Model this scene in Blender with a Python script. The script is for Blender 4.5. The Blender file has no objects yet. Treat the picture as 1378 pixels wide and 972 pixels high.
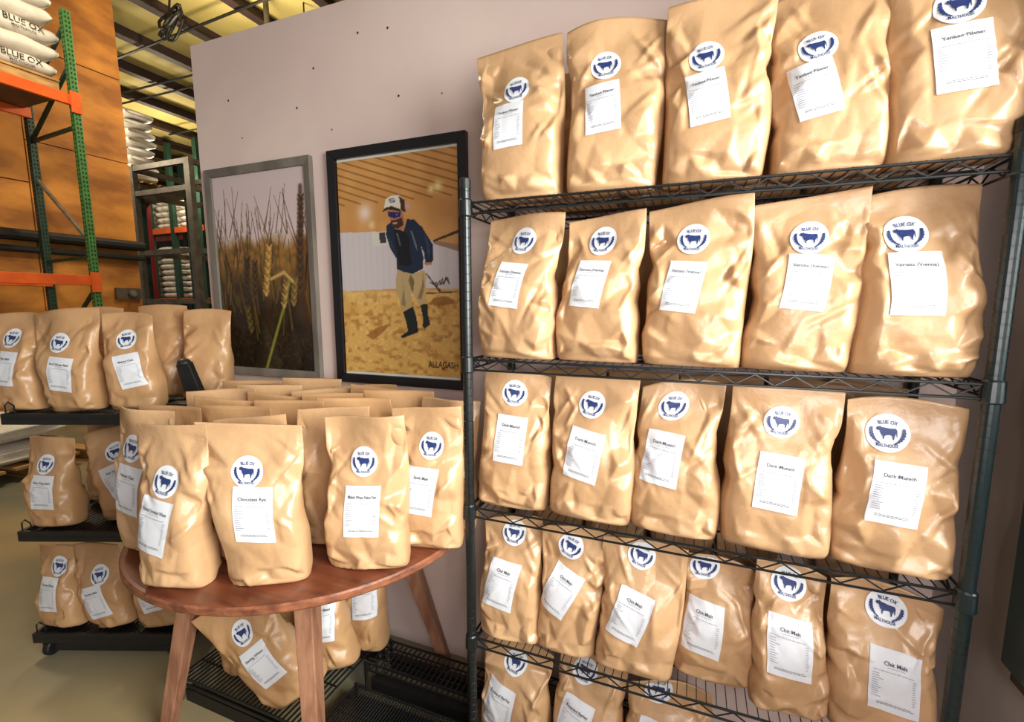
import bpy, math, random
import numpy as np
from mathutils import Vector, Matrix
from mathutils.geometry import tessellate_polygon, delaunay_2d_cdt
PI = math.pi
SC = bpy.context.scene
COL = SC.collection
rnd = random.Random(7)

# ------------------------------------------------------------------ camera
cam = bpy.data.cameras.new('camera'); camo = bpy.data.objects.new('camera', cam); COL.objects.link(camo)
cam.sensor_width = 36.0; cam.lens = 619.5/1378*36.0; cam.clip_start = .02; cam.clip_end = 100
yaw, pit, rol = -0.371978, -0.126481, -0.002164
f = Vector((math.sin(yaw)*math.cos(pit), math.cos(yaw)*math.cos(pit), math.sin(pit)))
r = f.cross(Vector((0, 0, 1))).normalized(); u = r.cross(f)
r2 = r*math.cos(rol)+u*math.sin(rol); u2 = -r*math.sin(rol)+u*math.cos(rol)
camo.matrix_world = Matrix(((r2.x, u2.x, -f.x, 0), (r2.y, u2.y, -f.y, 0), (r2.z, u2.z, -f.z, 1.51), (0, 0, 0, 1)))
SC.camera = camo

# ------------------------------------------------------------------ light and exposure
W = bpy.data.worlds.new('world'); SC.world = W; W.use_nodes = True
W.node_tree.nodes['Background'].inputs[0].default_value = (1.0, .93, .90, 1)
W.node_tree.nodes['Background'].inputs[1].default_value = .33
def area(name, loc, target, sx, sy, power, col):
    l = bpy.data.lights.new(name, 'AREA'); l.shape = 'RECTANGLE'; l.size = sx; l.size_y = sy; l.energy = power; l.color = col
    o = bpy.data.objects.new(name, l); COL.objects.link(o); o.location = loc
    o.rotation_euler = (Vector(target)-Vector(loc)).to_track_quat('-Z', 'Y').to_euler()
    return o
area('window_daylight', (1.75, .10, 1.95), (.2, .75, 1.25), 1.5, 1.5, 285, (1, .975, .93))
area('front_fill', (.50, -.42, 1.45), (.42, 1.2, .95), .55, .8, 27, (1, .96, .93))  # fill lamp added beside the camera to brighten the right-hand bags
for i, (x, y, e) in enumerate(((-5.0, 2.0, 320), (-6.2, 5.4, 240), (-11.3, 5.2, 200), (-12.5, 8.2, 220))):
    l = bpy.data.lights.new('high_bay_lamp', 'POINT'); l.energy = e; l.color = (1, .86, .62); l.shadow_soft_size = .25
    o = bpy.data.objects.new('high_bay_lamp', l); COL.objects.link(o); o.location = (x, y, 4.7)
SC.view_settings.view_transform = 'Standard'; SC.view_settings.look = 'None'
SC.view_settings.exposure = -0.22; SC.view_settings.gamma = 1.0; SC.view_settings.use_curve_mapping = False

# ------------------------------------------------------------------ materials
def lin(c):
    return tuple(((v/255.0)/12.92 if v/255.0 <= .04045 else ((v/255.0+.055)/1.055)**2.4) for v in c)
def mat(name, c1, c2=None, scale=8.0, rough=.6, metal=0.0, bump=0.0, bscale=None, stretch=(1, 1, 1), detail=4.0, coat=0.0, lo=.35, hi=.65, spec=.5, kind='noise'):
    m = bpy.data.materials.new(name); m.use_nodes = True; nt = m.node_tree; b = nt.nodes['Principled BSDF']
    b.inputs['Roughness'].default_value = rough; b.inputs['Metallic'].default_value = metal
    b.inputs['Specular IOR Level'].default_value = spec; b.inputs['Coat Weight'].default_value = coat
    b.inputs['Coat Roughness'].default_value = .06
    b.inputs['Base Color'].default_value = (*lin(c1), 1)
    tc = nt.nodes.new('ShaderNodeTexCoord'); mp = nt.nodes.new('ShaderNodeMapping'); mp.inputs['Scale'].default_value = stretch
    nt.links.new(tc.outputs['Object'], mp.inputs['Vector'])
    if c2:
        n = nt.nodes.new('ShaderNodeTexNoise'); n.inputs['Scale'].default_value = scale; n.inputs['Detail'].default_value = detail
        rp = nt.nodes.new('ShaderNodeValToRGB'); e = rp.color_ramp.elements
        e[0].position = lo; e[0].color = (*lin(c1), 1); e[1].position = hi; e[1].color = (*lin(c2), 1)
        nt.links.new(mp.outputs[0], n.inputs['Vector']); nt.links.new(n.outputs[0], rp.inputs[0]); nt.links.new(rp.outputs[0], b.inputs['Base Color'])
    if bump:
        n2 = nt.nodes.new('ShaderNodeTexNoise'); n2.inputs['Scale'].default_value = bscale or scale*3; n2.inputs['Detail'].default_value = 3
        bp = nt.nodes.new('ShaderNodeBump'); bp.inputs['Strength'].default_value = bump; bp.inputs['Distance'].default_value = .01
        nt.links.new(mp.outputs[0], n2.inputs['Vector']); nt.links.new(n2.outputs[0], bp.inputs['Height']); nt.links.new(bp.outputs[0], b.inputs['Normal'])
    return m
M = {}
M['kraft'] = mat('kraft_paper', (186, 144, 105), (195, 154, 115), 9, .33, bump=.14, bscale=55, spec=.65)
M['kraft_deep'] = mat('kraft_paper_deep', (178, 134, 94), (188, 144, 102), 9, .37, bump=.14, bscale=55, spec=.5)  # slightly deeper tone of the same kraft paper
M['white_paper'] = mat('label_paper', (216, 215, 222), None, rough=.45)
M['sticker'] = mat('sticker_paper', (222, 222, 228), None, rough=.35)
M['navy'] = mat('navy_ink', (38, 52, 106), None, rough=.4)
M['ink'] = mat('grey_ink', (70, 70, 82), None, rough=.6)
M['ink_pale'] = mat('pale_grey_ink', (148, 148, 162), None, rough=.6)
M['black_ink'] = mat('black_ink', (44, 42, 44), None, rough=.6)
M['black_wire'] = mat('black_epoxy_wire', (17, 20, 22), None, rough=.33, spec=.6)
M['green_wire'] = mat('dark_green_epoxy', (26, 38, 40), None, rough=.26, spec=.7)
M['black_plastic'] = mat('black_plastic', (16, 15, 16), (24, 23, 24), 30, .5)
M['rubber'] = mat('caster_rubber', (13, 13, 13), None, rough=.6)
M['steel'] = mat('galvanised_steel', (150, 150, 146), (120, 120, 116), 12, .35, .7)
M['dark_steel'] = mat('weathered_steel', (78, 70, 61), (102, 92, 80), 6, .5, .3)
M['wall'] = mat('painted_wall', (226, 202, 194), (217, 192, 185), 2.2, .75, bump=.05, bscale=20)
M['wall_grey'] = mat('side_wall_paint', (206, 196, 192), (192, 182, 178), 3.5, .75, bump=.1, bscale=9)
M['speck'] = mat('nail_hole', (48, 40, 38), None, rough=.9)
M['osb'] = mat('plywood_sheet', (206, 136, 54), (146, 88, 32), 1.6, .75, bump=.2, bscale=12, stretch=(1, 1, 2.2), detail=8)
M['seam'] = mat('dark_seam', (52, 34, 18), None, rough=.9)
M['insul'] = mat('ceiling_insulation', (206, 190, 122), (190, 172, 100), .9, .7, bump=.25, bscale=1.4)
M['purlin'] = mat('red_oxide_purlin', (54, 34, 32), (44, 28, 26), 3, .6)
M['cable'] = mat('black_cable', (18, 17, 17), None, rough=.5)
M['orange'] = mat('orange_beam_paint', (226, 98, 26), (206, 84, 22), 6, .45)
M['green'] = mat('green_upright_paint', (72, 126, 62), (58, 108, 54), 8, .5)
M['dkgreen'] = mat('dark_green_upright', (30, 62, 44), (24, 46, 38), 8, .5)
M['hole'] = mat('slot_hole', (14, 18, 14), None, rough=.9)
M['red'] = mat('red_wrap', (140, 26, 30), None, rough=.6)
M['sack'] = mat('woven_white_sack', (224, 218, 210), (210, 202, 192), 10, .6, bump=.15, bscale=60)
M['pallet'] = mat('pallet_wood', (190, 152, 96), (160, 120, 70), 6, .8, stretch=(1, 1, 4))
M['table'] = mat('table_walnut', (124, 66, 44), (92, 46, 32), 5, .28, bump=.06, bscale=30, stretch=(1, 7, 1), spec=.55)
M['table_leg'] = mat('worn_table_leg', (158, 112, 86), (124, 80, 60), 9, .5, bump=.1, stretch=(4, 4, .6))
M['table_edge'] = mat('worn_table_edge', (150, 92, 62), (88, 46, 36), 26, .4, bump=.15, stretch=(1, 1, 2), lo=.3, hi=.7)
M['barnwood'] = mat('grey_barnwood', (130, 120, 110), (92, 84, 77), 7, .65, bump=.2, stretch=(1, 1, .35))
M['blackframe'] = mat('black_frame_lacquer', (17, 16, 18), None, rough=.35)
M['green_frame'] = mat('dark_green_window_paint', (62, 76, 74), (54, 66, 66), 6, .5)
M['glass_dark'] = mat('dark_pane', (30, 48, 54), None, rough=.08, spec=.8)
M['lamp_white'] = mat('lamp_housing', (222, 218, 208), None, rough=.5)
M['dark_far_wall'] = mat('far_wall', (70, 62, 54), (58, 52, 46), 2, .9)  # dark tone of the far warehouse wall
M['backdrop'] = mat('pane_backdrop_teal', (44, 62, 66), (54, 70, 70), 2, .8)  # teal for the added plane that makes the pane look dark
def pane_mat():
    m = bpy.data.materials.new('window_glass'); m.use_nodes = True; nt = m.node_tree; nt.nodes.remove(nt.nodes['Principled BSDF'])
    a = nt.nodes.new('ShaderNodeBsdfTransparent'); a.inputs[0].default_value = (.93, .97, .96, 1); g = nt.nodes.new('ShaderNodeBsdfGlossy'); g.inputs['Roughness'].default_value = .02
    fr_ = nt.nodes.new('ShaderNodeFresnel'); fr_.inputs[0].default_value = 1.4; mx = nt.nodes.new('ShaderNodeMixShader')
    nt.links.new(fr_.outputs[0], mx.inputs[0]); nt.links.new(a.outputs[0], mx.inputs[1]); nt.links.new(g.outputs[0], mx.inputs[2]); nt.links.new(mx.outputs[0], nt.nodes['Material Output'].inputs[0])
    return m
M['pane'] = pane_mat()
def floor_mat():
    m = mat('sealed_concrete', (106, 108, 97), (168, 146, 106), .8, .38, bump=.04, bscale=14, detail=8)
    return m
M['floor'] = floor_mat()
def attr_mat(name):
    m = bpy.data.materials.new(name); m.use_nodes = True; nt = m.node_tree; b = nt.nodes['Principled BSDF']
    a = nt.nodes.new('ShaderNodeAttribute'); a.attribute_name = 'print'
    nt.links.new(a.outputs['Color'], b.inputs['Base Color']); b.inputs['Roughness'].default_value = .35
    b.inputs['Coat Weight'].default_value = .3; b.inputs['Coat Roughness'].default_value = .04; b.inputs['Specular IOR Level'].default_value = .2
    return m
M['poster'] = attr_mat('poster_print')

# ------------------------------------------------------------------ builders
class MB:
    def __init__(s): s.v = []; s.f = []
    def add(s, vs, fs):
        n = len(s.v); s.v += [tuple(p) for p in vs]; s.f += [tuple(n+i for i in q) for q in fs]; return s
    def box(s, c, d, rot=None):
        x, y, z = d[0]/2, d[1]/2, d[2]/2
        P = [Vector(p) for p in ((-x, -y, -z), (x, -y, -z), (x, y, -z), (-x, y, -z), (-x, -y, z), (x, -y, z), (x, y, z), (-x, y, z))]
        if rot is not None: P = [rot @ p for p in P]
        c = Vector(c)
        return s.add([p+c for p in P], [(3, 2, 1, 0), (4, 5, 6, 7), (0, 1, 5, 4), (1, 2, 6, 5), (2, 3, 7, 6), (3, 0, 4, 7)])
    def tube(s, path, rad, n=6, closed=False):
        P = [Vector(p) for p in path]; rings = []; k = len(P)
        for i, p in enumerate(P):
            a = P[(i-1) % k] if (i > 0 or closed) else p; b = P[(i+1) % k] if (i < k-1 or closed) else p
            t = (b-a).normalized(); h = Vector((0, 0, 1)) if abs(t.z) < .9 else Vector((1, 0, 0))
            e1 = t.cross(h).normalized(); e2 = t.cross(e1)
            rr = rad[i] if isinstance(rad, (list, tuple)) else rad
            rings.append([p+(e1*math.cos(2*PI*(j+.5)/n)+e2*math.sin(2*PI*(j+.5)/n))*rr for j in range(n)])
        vs = [q for g in rings for q in g]; fs = []
        for i in range(k if closed else k-1):
            A, B = i*n, ((i+1) % k)*n
            for j in range(n): fs.append((A+j, A+(j+1) % n, B+(j+1) % n, B+j))
        if not closed: fs += [tuple(range(n))[::-1], tuple((k-1)*n+j for j in range(n))]
        return s.add(vs, fs)
    def lathe(s, prof, n=20, o=(0, 0, 0)):
        vs = []; fs = []
        for (rr, z) in prof:
            for j in range(n): vs.append((o[0]+rr*math.cos(2*PI*j/n), o[1]+rr*math.sin(2*PI*j/n), o[2]+z))
        for i in range(len(prof)-1):
            for j in range(n): fs.append((i*n+j, i*n+(j+1) % n, (i+1)*n+(j+1) % n, (i+1)*n+j))
        fs += [tuple(range(n))[::-1], tuple((len(prof)-1)*n+j for j in range(n))]
        return s.add(vs, fs)
    def beam(s, p, q, w0, w1, up=(0, 1, 0), w2=None, w3=None):
        # tapered rectangular bar p -> q
        p, q = Vector(p), Vector(q); t = (q-p).normalized(); e1 = t.cross(Vector(up)).normalized(); e2 = t.cross(e1)
        vs = []
        for c, a, b in ((p, w0, w1), (q, w2 or w0, w3 or w1)):
            for sx, sy in ((-1, -1), (1, -1), (1, 1), (-1, 1)): vs.append(c+e1*sx*a/2+e2*sy*b/2)
        return s.add(vs, [(0, 3, 2, 1), (4, 5, 6, 7), (0, 1, 5, 4), (1, 2, 6, 5), (2, 3, 7, 6), (3, 0, 4, 7)])
    def mesh(s, name, m, smooth=False):
        me = bpy.data.meshes.new(name); me.from_pydata(s.v, [], s.f); me.materials.append(m)
        if smooth: me.polygons.foreach_set('use_smooth', [True]*len(me.polygons))
        me.update(); return me
    def build(s, name, m, parent=None, smooth=False, bevel=0, **kw):
        return link(name, s.mesh(name, m, smooth), parent, bevel=bevel, **kw)
def link(name, me, parent=None, bevel=0, **kw):
    o = bpy.data.objects.new(name, me); COL.objects.link(o)
    if parent is not None: o.parent = parent
    if bevel:
        b = o.modifiers.new('bevel', 'BEVEL'); b.width = bevel; b.segments = 2; b.limit_method = 'ANGLE'
    for k, v in kw.items(): o[k] = v
    return o
def thing(name, label, cat, loc=(0, 0, 0), rz=0, group=None, rot=None):
    o = bpy.data.objects.new(name, None); COL.objects.link(o); o.empty_display_size = .05
    o.location = loc; o.rotation_euler = rot or (0, 0, rz); o['label'] = label; o['category'] = cat
    if group: o['group'] = group
    return o
def tag(o, label, cat, group=None):
    o['label'] = label; o['category'] = cat
    if group: o['group'] = group
    return o

_text = {}
def text2d(s, bold=.012):
    """flat lettering: (verts2d centred on x=0 with cap height ~1, faces, width)"""
    k = (s, bold)
    if k in _text: return _text[k]
    cu = bpy.data.curves.new('txt', 'FONT'); cu.body = s; cu.size = 1.4; cu.align_x = 'CENTER'; cu.resolution_u = 2; cu.offset = bold
    o = bpy.data.objects.new('txt', cu); COL.objects.link(o)
    dg = bpy.context.evaluated_depsgraph_get(); dg.update()
    me = bpy.data.meshes.new_from_object(o.evaluated_get(dg))
    V = np.array([v.co[:2] for v in me.vertices]).reshape(-1, 2); F = [tuple(p.vertices) for p in me.polygons]
    bpy.data.objects.remove(o); bpy.data.curves.remove(cu); bpy.data.meshes.remove(me)
    _text[k] = (V, F, float(V[:, 0].max()-V[:, 0].min())); return _text[k]
def fit_text(s, width, height, cx=0, cy=0, bold=.012):
    V, F, w = text2d(s, bold); k = min(height, 1e9); sx = min(k, width/w)
    P = V.copy(); P[:, 0] *= sx; P[:, 1] = (P[:, 1]-.5)*height; P[:, 0] += cx; P[:, 1] += cy
    return P, F
class Flat:
    """collects flat print: 2-d verts and faces"""
    def __init__(s): s.v = np.zeros((0, 2)); s.f = []
    def add(s, P, F):
        n = len(s.v); s.v = np.vstack([s.v, np.asarray(P, float)]); s.f += [tuple(n+i for i in q) for q in F]
    def rect(s, x0, y0, x1, y1): s.add([(x0, y0), (x1, y0), (x1, y1), (x0, y1)], [(0, 1, 2, 3)])
    def poly(s, pts):
        t = tessellate_polygon([[Vector((p[0], p[1], 0)) for p in pts]]); s.add(pts, t)

# logo: ox silhouette between two laurel branches, arched lettering above and straight lettering below (unit radius)
OX = [(-.47, .25), (-.50, .17), (-.44, .10), (-.36, .11), (-.31, .02), (-.27, -.10), (-.20, -.16), (-.19, -.34), (-.14, -.34), (-.12, -.19), (-.05, -.14),
      (.14, -.10), (.22, -.16), (.23, -.34), (.28, -.34), (.31, -.14), (.36, .0), (.39, -.20), (.42, -.20), (.42, .12), (.36, .24), (.10, .22), (-.12, .25), (-.28, .27), (-.33, .34), (-.38, .27), (-.44, .31)]
def logo_flat():
    L = Flat(); L.poly([(x*1.02, y*1.02+.0) for x, y in OX])
    V, F, w = text2d('BLUE OX', .03)
    k = .86/w; P = V*k*1.0; P[:, 1] = (V[:, 1])*.205
    ang = P[:, 0]/1.5; R = .98+P[:, 1]
    L.add(np.c_[np.sin(ang)*1.45*R/1.0, np.cos(ang)*R-.53], F)
    P, F = fit_text('MALTHOUSE', .98, .17, 0, -.62, .03); P[:, 1] -= .10*(1-(P[:, 0]/.5)**2)*.4; L.add(P, F)
    for sgn in (-1, 1):
        pts_o = []; pts_i = []
        for i in range(15):
            t = i/14; a = math.radians(14-t*78); wv = .105*(.45+.55*math.sin(PI*min(1, t*1.1+.1)))
            ro = .72+wv*(.6+.5*(i % 2)); ri = .72-wv*(.6+.3*((i+1) % 2))
            pts_o.append((sgn*ro*math.cos(a), ro*math.sin(a)+.1)); pts_i.append((sgn*ri*math.cos(a), ri*math.sin(a)+.1))
        n = len(pts_o); L.add(pts_o+pts_i, [(i, i+1, n+i+1, n+i) for i in range(n-1)])
    T = [t for q in L.f for t in ([q] if len(q) == 3 else [(q[0], q[i], q[i+1]) for i in range(1, len(q)-1)])]; V = [tuple(p) for p in L.v]; out = []
    while T:
        t = T.pop(); p = [V[i] for i in t]; d = [math.dist(p[i], p[(i+1) % 3]) for i in range(3)]; k = d.index(max(d))
        if d[k] < .11: out.append(t); continue
        a, b, c = t[k], t[(k+1) % 3], t[(k+2) % 3]; V.append(((V[a][0]+V[b][0])/2, (V[a][1]+V[b][1])/2)); m = len(V)-1; T += [(a, m, c), (m, b, c)]
    L.v = np.array(V); L.f = out
    return L
LOGO = logo_flat()
_pr = {}
def label_print(title):
    """print of a 1 x 1.42 product label, centred"""
    if title in _pr: return _pr[title]
    A = Flat(); B = Flat()
    P, F = fit_text(title, .80, .085, 0, .42, .02); A.add(P, F)
    rg = random.Random(title)
    x = -.16
    while x < .14:
        w = rg.uniform(.03, .08); B.rect(x, .325, x+w, .337); x += w+.015
    x = -.42
    while x < .36:
        w = rg.uniform(.03, .10); B.rect(x, .235, x+w, .25); x += w+.018
    for i in range(11):
        y = .16-i*.054; w = rg.uniform(.10, .22); B.rect(-.44, y, -.44+w, y+.016); B.rect(.34, y, .34+rg.uniform(.05, .09), y+.016)
    for y in (-.50, -.535):
        x = -.34
        while x < .30:
            w = rg.uniform(.03, .09); A.rect(x, y, x+w, y+.012); x += w+.015
    _pr[title] = (A, B); return _pr[title]

# ------------------------------------------------------------------ kraft paper bags
class Facets:
    """crumpled-paper relief: random heights joined by flat triangles, so that folds are straight and sharp"""
    def __init__(s, pts):
        V, E, F = delaunay_2d_cdt([Vector(p[:2]) for p in pts], [], [], 0, 1e-6)[:3]
        look = {(round(p[0], 5), round(p[1], 5)): p[2] for p in pts}
        h = [look.get((round(v.x, 5), round(v.y, 5)), 0) for v in V]; s.t = []
        for t in F:
            (x1, y1), (x2, y2), (x3, y3) = [(V[i].x, V[i].y) for i in t]; d = (y2-y3)*(x1-x3)+(x3-x2)*(y1-y3)
            if abs(d) > 1e-12: s.t.append((x3, y3, (y2-y3)/d, (x3-x2)/d, (y3-y1)/d, (x1-x3)/d, h[t[0]], h[t[1]], h[t[2]]))
    def __call__(s, x, z):
        out = np.zeros(np.shape(x))
        for (x3, y3, a, b, c, d, h1, h2, h3) in s.t:
            dx, dz = x-x3, z-y3; l1 = a*dx+b*dz; l2 = c*dx+d*dz; l3 = 1-l1-l2
            m = (l1 >= -1e-9) & (l2 >= -1e-9) & (l3 >= -1e-9); out[m] = (l1*h1+l2*h2+l3*h3)[m]
        return out
class Bag:
    def __init__(s, H=.42, Wb=.215, Wt=.24, D=.125, sh=0., lean=.0, seed=0, crease=1.0, open_top=False, slump=0.):
        s.__dict__.update(locals()); rg = random.Random(seed); s.rg = rg
        s.cr = {}
        for side in (0, 1):
            P = []; hw = max(Wb, Wt)/2
            for i in range(9):
                z = i/8*H
                for sg in (-1, 1): P.append((sg*(hw*1.25), z*1.06-.012, 0))
            for sg in (-1, 1):
                z = rg.uniform(.02, .05)
                while z < H*.93:
                    P.append((sg*hw*rg.uniform(.62, .90), z, rg.choice((-1, 1, 1))*rg.uniform(.002, .0085)*(1.25 if .3 < z/H < .85 else .8))); z += rg.uniform(.018, .055)
                z = .06
                while z < H*.85:
                    P.append((sg*hw*rg.uniform(.25, .55), z, rg.uniform(-.0035, .0045))); z += rg.uniform(.05, .11)
            x = -hw*.8
            while x < hw*.8:
                P.append((x, rg.uniform(.008, .03), rg.uniform(-.009, .010))); P.append((x+.01, rg.uniform(.035, .07), rg.uniform(-.006, .009))); x += rg.uniform(.02, .05)
            for z in (.14, .36, .55, .74): P.append((rg.uniform(-.02, .02), z*H, rg.uniform(-.002, .003)))
            for x in (-.75, -.3, .25, .7): P.append((x*hw, H*.965, 0)); P.append((x*hw, H*1.04, 0))
            F1 = Facets(P); Q = [(a_*hw*1.3, b_*H, 0) for a_ in (-1, 1) for b_ in (-.05, 1.05)]
            for i in range(58): Q.append((rg.uniform(-1.15, 1.15)*hw, rg.uniform(0, .96)*H, rg.uniform(-.0013, .0013)))
            L = []
            for i in range(9):
                sg = rg.choice((-1, 1)); z = rg.uniform(.35, .85)*H; an = rg.choice((-1, 1))*rg.uniform(.5, 1.3)
                L.append((sg*rg.uniform(.45, .85)*hw, z, math.cos(an), math.sin(an), rg.uniform(.05, .11), rg.uniform(.007, .016), rg.uniform(.002, .006)*rg.choice((-1, 1, 1))))
            s.cr[side] = (L, F1, Facets(Q))
        s.dents = [(rg.choice((-1, 1)), rg.uniform(.25, .75), rg.uniform(.03, .07), rg.uniform(.002, .010)) for _ in range(5)]
        s.topw = [(rg.uniform(-.012, .012), rg.uniform(0, 6)) for _ in range(2)]
        s.tilt = rg.uniform(-.012, .012)
    def sstep(s, a, b, v):
        t = np.clip((v-a)/(b-a), 0, 1); return t*t*(3-2*t)
    def half_w(s, v, sg=0):
        a = s.Wb/2+(s.Wt-s.Wb)/2*s.sstep(.15, .9, v)
        a = a*(1-.025*np.exp(-(v/.03)**2)+.035*np.exp(-((v-.28)/.18)**2))
        return a
    def side_dent(s, v, sg):
        d = 0*v
        for (sd, c, w, A) in s.dents: d = d+np.where(sg == sd, A*np.clip(1-np.abs(v-c)/(w*2), 0, 1), 0)
        return d
    def half_d(s, v):
        b = s.D/2*(1-.35*np.clip(1-v/.07, 0, 1)**2)
        b = b*(1+.10*np.exp(-((v-.25)/.2)**2))
        return b*(1-s.sstep(.42, .93, v)*.97)+.0012
    def crumple(s, side, x, z):
        L, F1, F2 = s.cr[side]; h = F1(x, z)+F2(x, z)
        for (cx, cz, dx, dz, ln, w, A) in L:
            tx, tz = x-cx, z-cz; t = tx*dx+tz*dz; d = np.abs(-tx*dz+tz*dx)
            h = h+A*np.clip(1-d/w, 0, 1)*np.clip(1-np.abs(t)/ln, 0, 1)
        if side == 0:
            for (cx, cz, hw, hh) in getattr(s, 'flat', ()):
                # stuck-on paper stiffens the pouch beneath it
                h = h*(1-.62*np.clip((hw+.012-np.abs(x-cx))/.012, 0, 1)*np.clip((hh+.012-np.abs(z-cz))/.012, 0, 1))
        return h*s.crease
    def sheet(s, side, u, v, off=0.):
        a = s.half_w(v); b = s.half_d(v); n = 3.4-1.5*s.sstep(.1, .8, v)
        sg = np.sign(u); x = u*(a-s.side_dent(v, sg)*np.abs(u)**2)
        prof = np.clip(1-np.abs(u)**n, 0, 1)**(1/n)
        z = v*s.H
        m = np.clip((1-np.abs(u))*9, 0, 1)*np.clip((1-v)*7, .06, 1)*np.clip(v*30, .25, 1)
        y = -(b*prof+s.crumple(side, x, z)*m+off) if side == 0 else (b*prof+s.crumple(side, x, z)*m)
        # the whole bag bends: shift, lean and a wavy closed top
        yy = s.lean*v**2.2+s.sstep(.6, 1, v)*sum(A*np.sin(u*2.4+ph) for A, ph in s.topw)
        if s.open_top: y = y*1.0+(-1 if side == 0 else 1)*s.sstep(.72, 1, v)*.012*np.clip(1-u*u, 0, 1)
        X = x+s.sh*v**1.2+.004*np.sin(v*7+s.seed)
        Z = z+s.tilt*u*s.sstep(.5, 1, v)-s.slump*s.sstep(.5, 1, v)*np.abs(u)**2
        return np.stack([X, y+yy, Z], -1)
    def body(s, nu=60, nv=74):
        t = np.linspace(-1, 1, nu); uu = np.sign(t)*(1-(1-np.abs(t))**1.6)
        vv = np.linspace(0, 1, nv); vv = vv**1.1
        U, V = np.meshgrid(uu, vv)
        A = s.sheet(0, U, V); B = s.sheet(1, U, V)
        e = (A[:, [0, -1]]+B[:, [0, -1]])/2; A[:, [0, -1]] = e
        n = nu*nv; verts = np.vstack([A.reshape(-1, 3), B[:, 1:-1].reshape(-1, 3)])
        ia = np.arange(n).reshape(nv, nu); ib = np.empty((nv, nu), int); ib[:, 0] = ia[:, 0]; ib[:, -1] = ia[:, -1]
        ib[:, 1:-1] = n+np.arange(nv*(nu-2)).reshape(nv, nu-2)
        q = lambda g: np.stack([g[:-1, :-1], g[:-1, 1:], g[1:, 1:], g[1:, :-1]], -1).reshape(-1, 4)
        F = np.vstack([q(ia), q(ib)[:, ::-1]])
        for k in (0, nv-1):
            c = np.stack([ia[k, :-1], ib[k, :-1], ib[k, 1:], ia[k, 1:]], -1)
            if k: c = c[:, ::-1]
            F = np.vstack([F, c[1:-1]])
            for j in (0, nu-2):
                tri = [ia[k, j], ib[k, j+1], ib[k, j], ia[k, j+1]]
        return verts, F
    def drape(s, P, off):
        P = np.asarray(P, float); v = np.clip(P[:, 1]/s.H, .01, .985)
        xs = P[:, 0]-.0*v; u = np.clip(xs/s.half_w(v), -.97, .97)
        return s.sheet(0, u, v, off)
def np_mesh(name, V, F, m, smooth=True):
    me = bpy.data.meshes.new(name); V = np.asarray(V, np.float32)
    if isinstance(F, np.ndarray): F = F.tolist()
    me.from_pydata(V.tolist(), [], F); me.materials.append(m)
    if smooth: me.polygons.foreach_set('use_smooth', [True]*len(me.polygons))
    me.update(); return me
def grid2d(w, h, nx, ny):
    X, Y = np.meshgrid(np.linspace(-w/2, w/2, nx), np.linspace(-h/2, h/2, ny)); i = np.arange(nx*ny).reshape(ny, nx)
    return np.c_[X.ravel(), Y.ravel()], np.stack([i[:-1, :-1], i[:-1, 1:], i[1:, 1:], i[1:, :-1]], -1).reshape(-1, 4)
def disc2d(rad, nr=9, na=28):
    P = [(0, 0)]; F = []
    for i in range(1, nr+1):
        for j in range(na): P.append((rad*i/nr*math.cos(2*PI*j/na), rad*i/nr*math.sin(2*PI*j/na)))
    for j in range(na): F.append((0, 1+j, 1+(j+1) % na))
    for i in range(nr-1):
        for j in range(na): F.append((1+i*na+j, 1+(i+1)*na+j, 1+(i+1)*na+(j+1) % na, 1+i*na+(j+1) % na))
    return np.array(P), F
def rot2(P, a):
    c, s_ = math.cos(a), math.sin(a); P = np.asarray(P, float); return np.c_[P[:, 0]*c-P[:, 1]*s_, P[:, 0]*s_+P[:, 1]*c]
def make_bag(label, group, loc, rot, bag, title=None, logo=(0, .31), lab=(0, .19), la=0., lw=.098, lr=.040, ga=None, name='malt_bag', res=(60, 74), material='kraft'):
    t = thing(name, label, 'bag', loc, group=group, rot=rot)
    bag.flat = ([(logo[0], logo[1], lr*.8, lr*.8)] if logo else [])+([(lab[0], lab[1], lw*.52, lw*.74)] if lab and title is not None else [])
    V, F = bag.body(*res); link('pouch', np_mesh('pouch', V, F, M[material]), t)
    if logo:
        ga = la if ga is None else ga
        P, F = disc2d(lr, 14, 36); st = link('sticker', np_mesh('sticker', bag.drape(rot2(P, 0)+logo, .0022), F, M['sticker']), t, label='round white sticker with a navy ox emblem')
        link('emblem', np_mesh('emblem', bag.drape(rot2(LOGO.v*lr*1.0, ga)+logo, .0044), LOGO.f, M['navy'], False), st, kind='stuff')
    if lab and title is not None:
        P, F = grid2d(lw, lw*1.42, 30, 42); lb = link('product_label', np_mesh('product_label', bag.drape(rot2(P, la)+lab, .0022), F, M['white_paper']), t, label='white rectangular paper label')
        A, B = label_print(title)
        link('title_print', np_mesh('title_print', bag.drape(rot2(A.v*lw, la)+lab, .0044), A.f, M['ink'], False), lb, kind='stuff')
        link('small_print', np_mesh('small_print', bag.drape(rot2(B.v*lw, la)+lab, .0042), B.f, M['ink_pale'], False), lb, kind='stuff')
    return t

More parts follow.
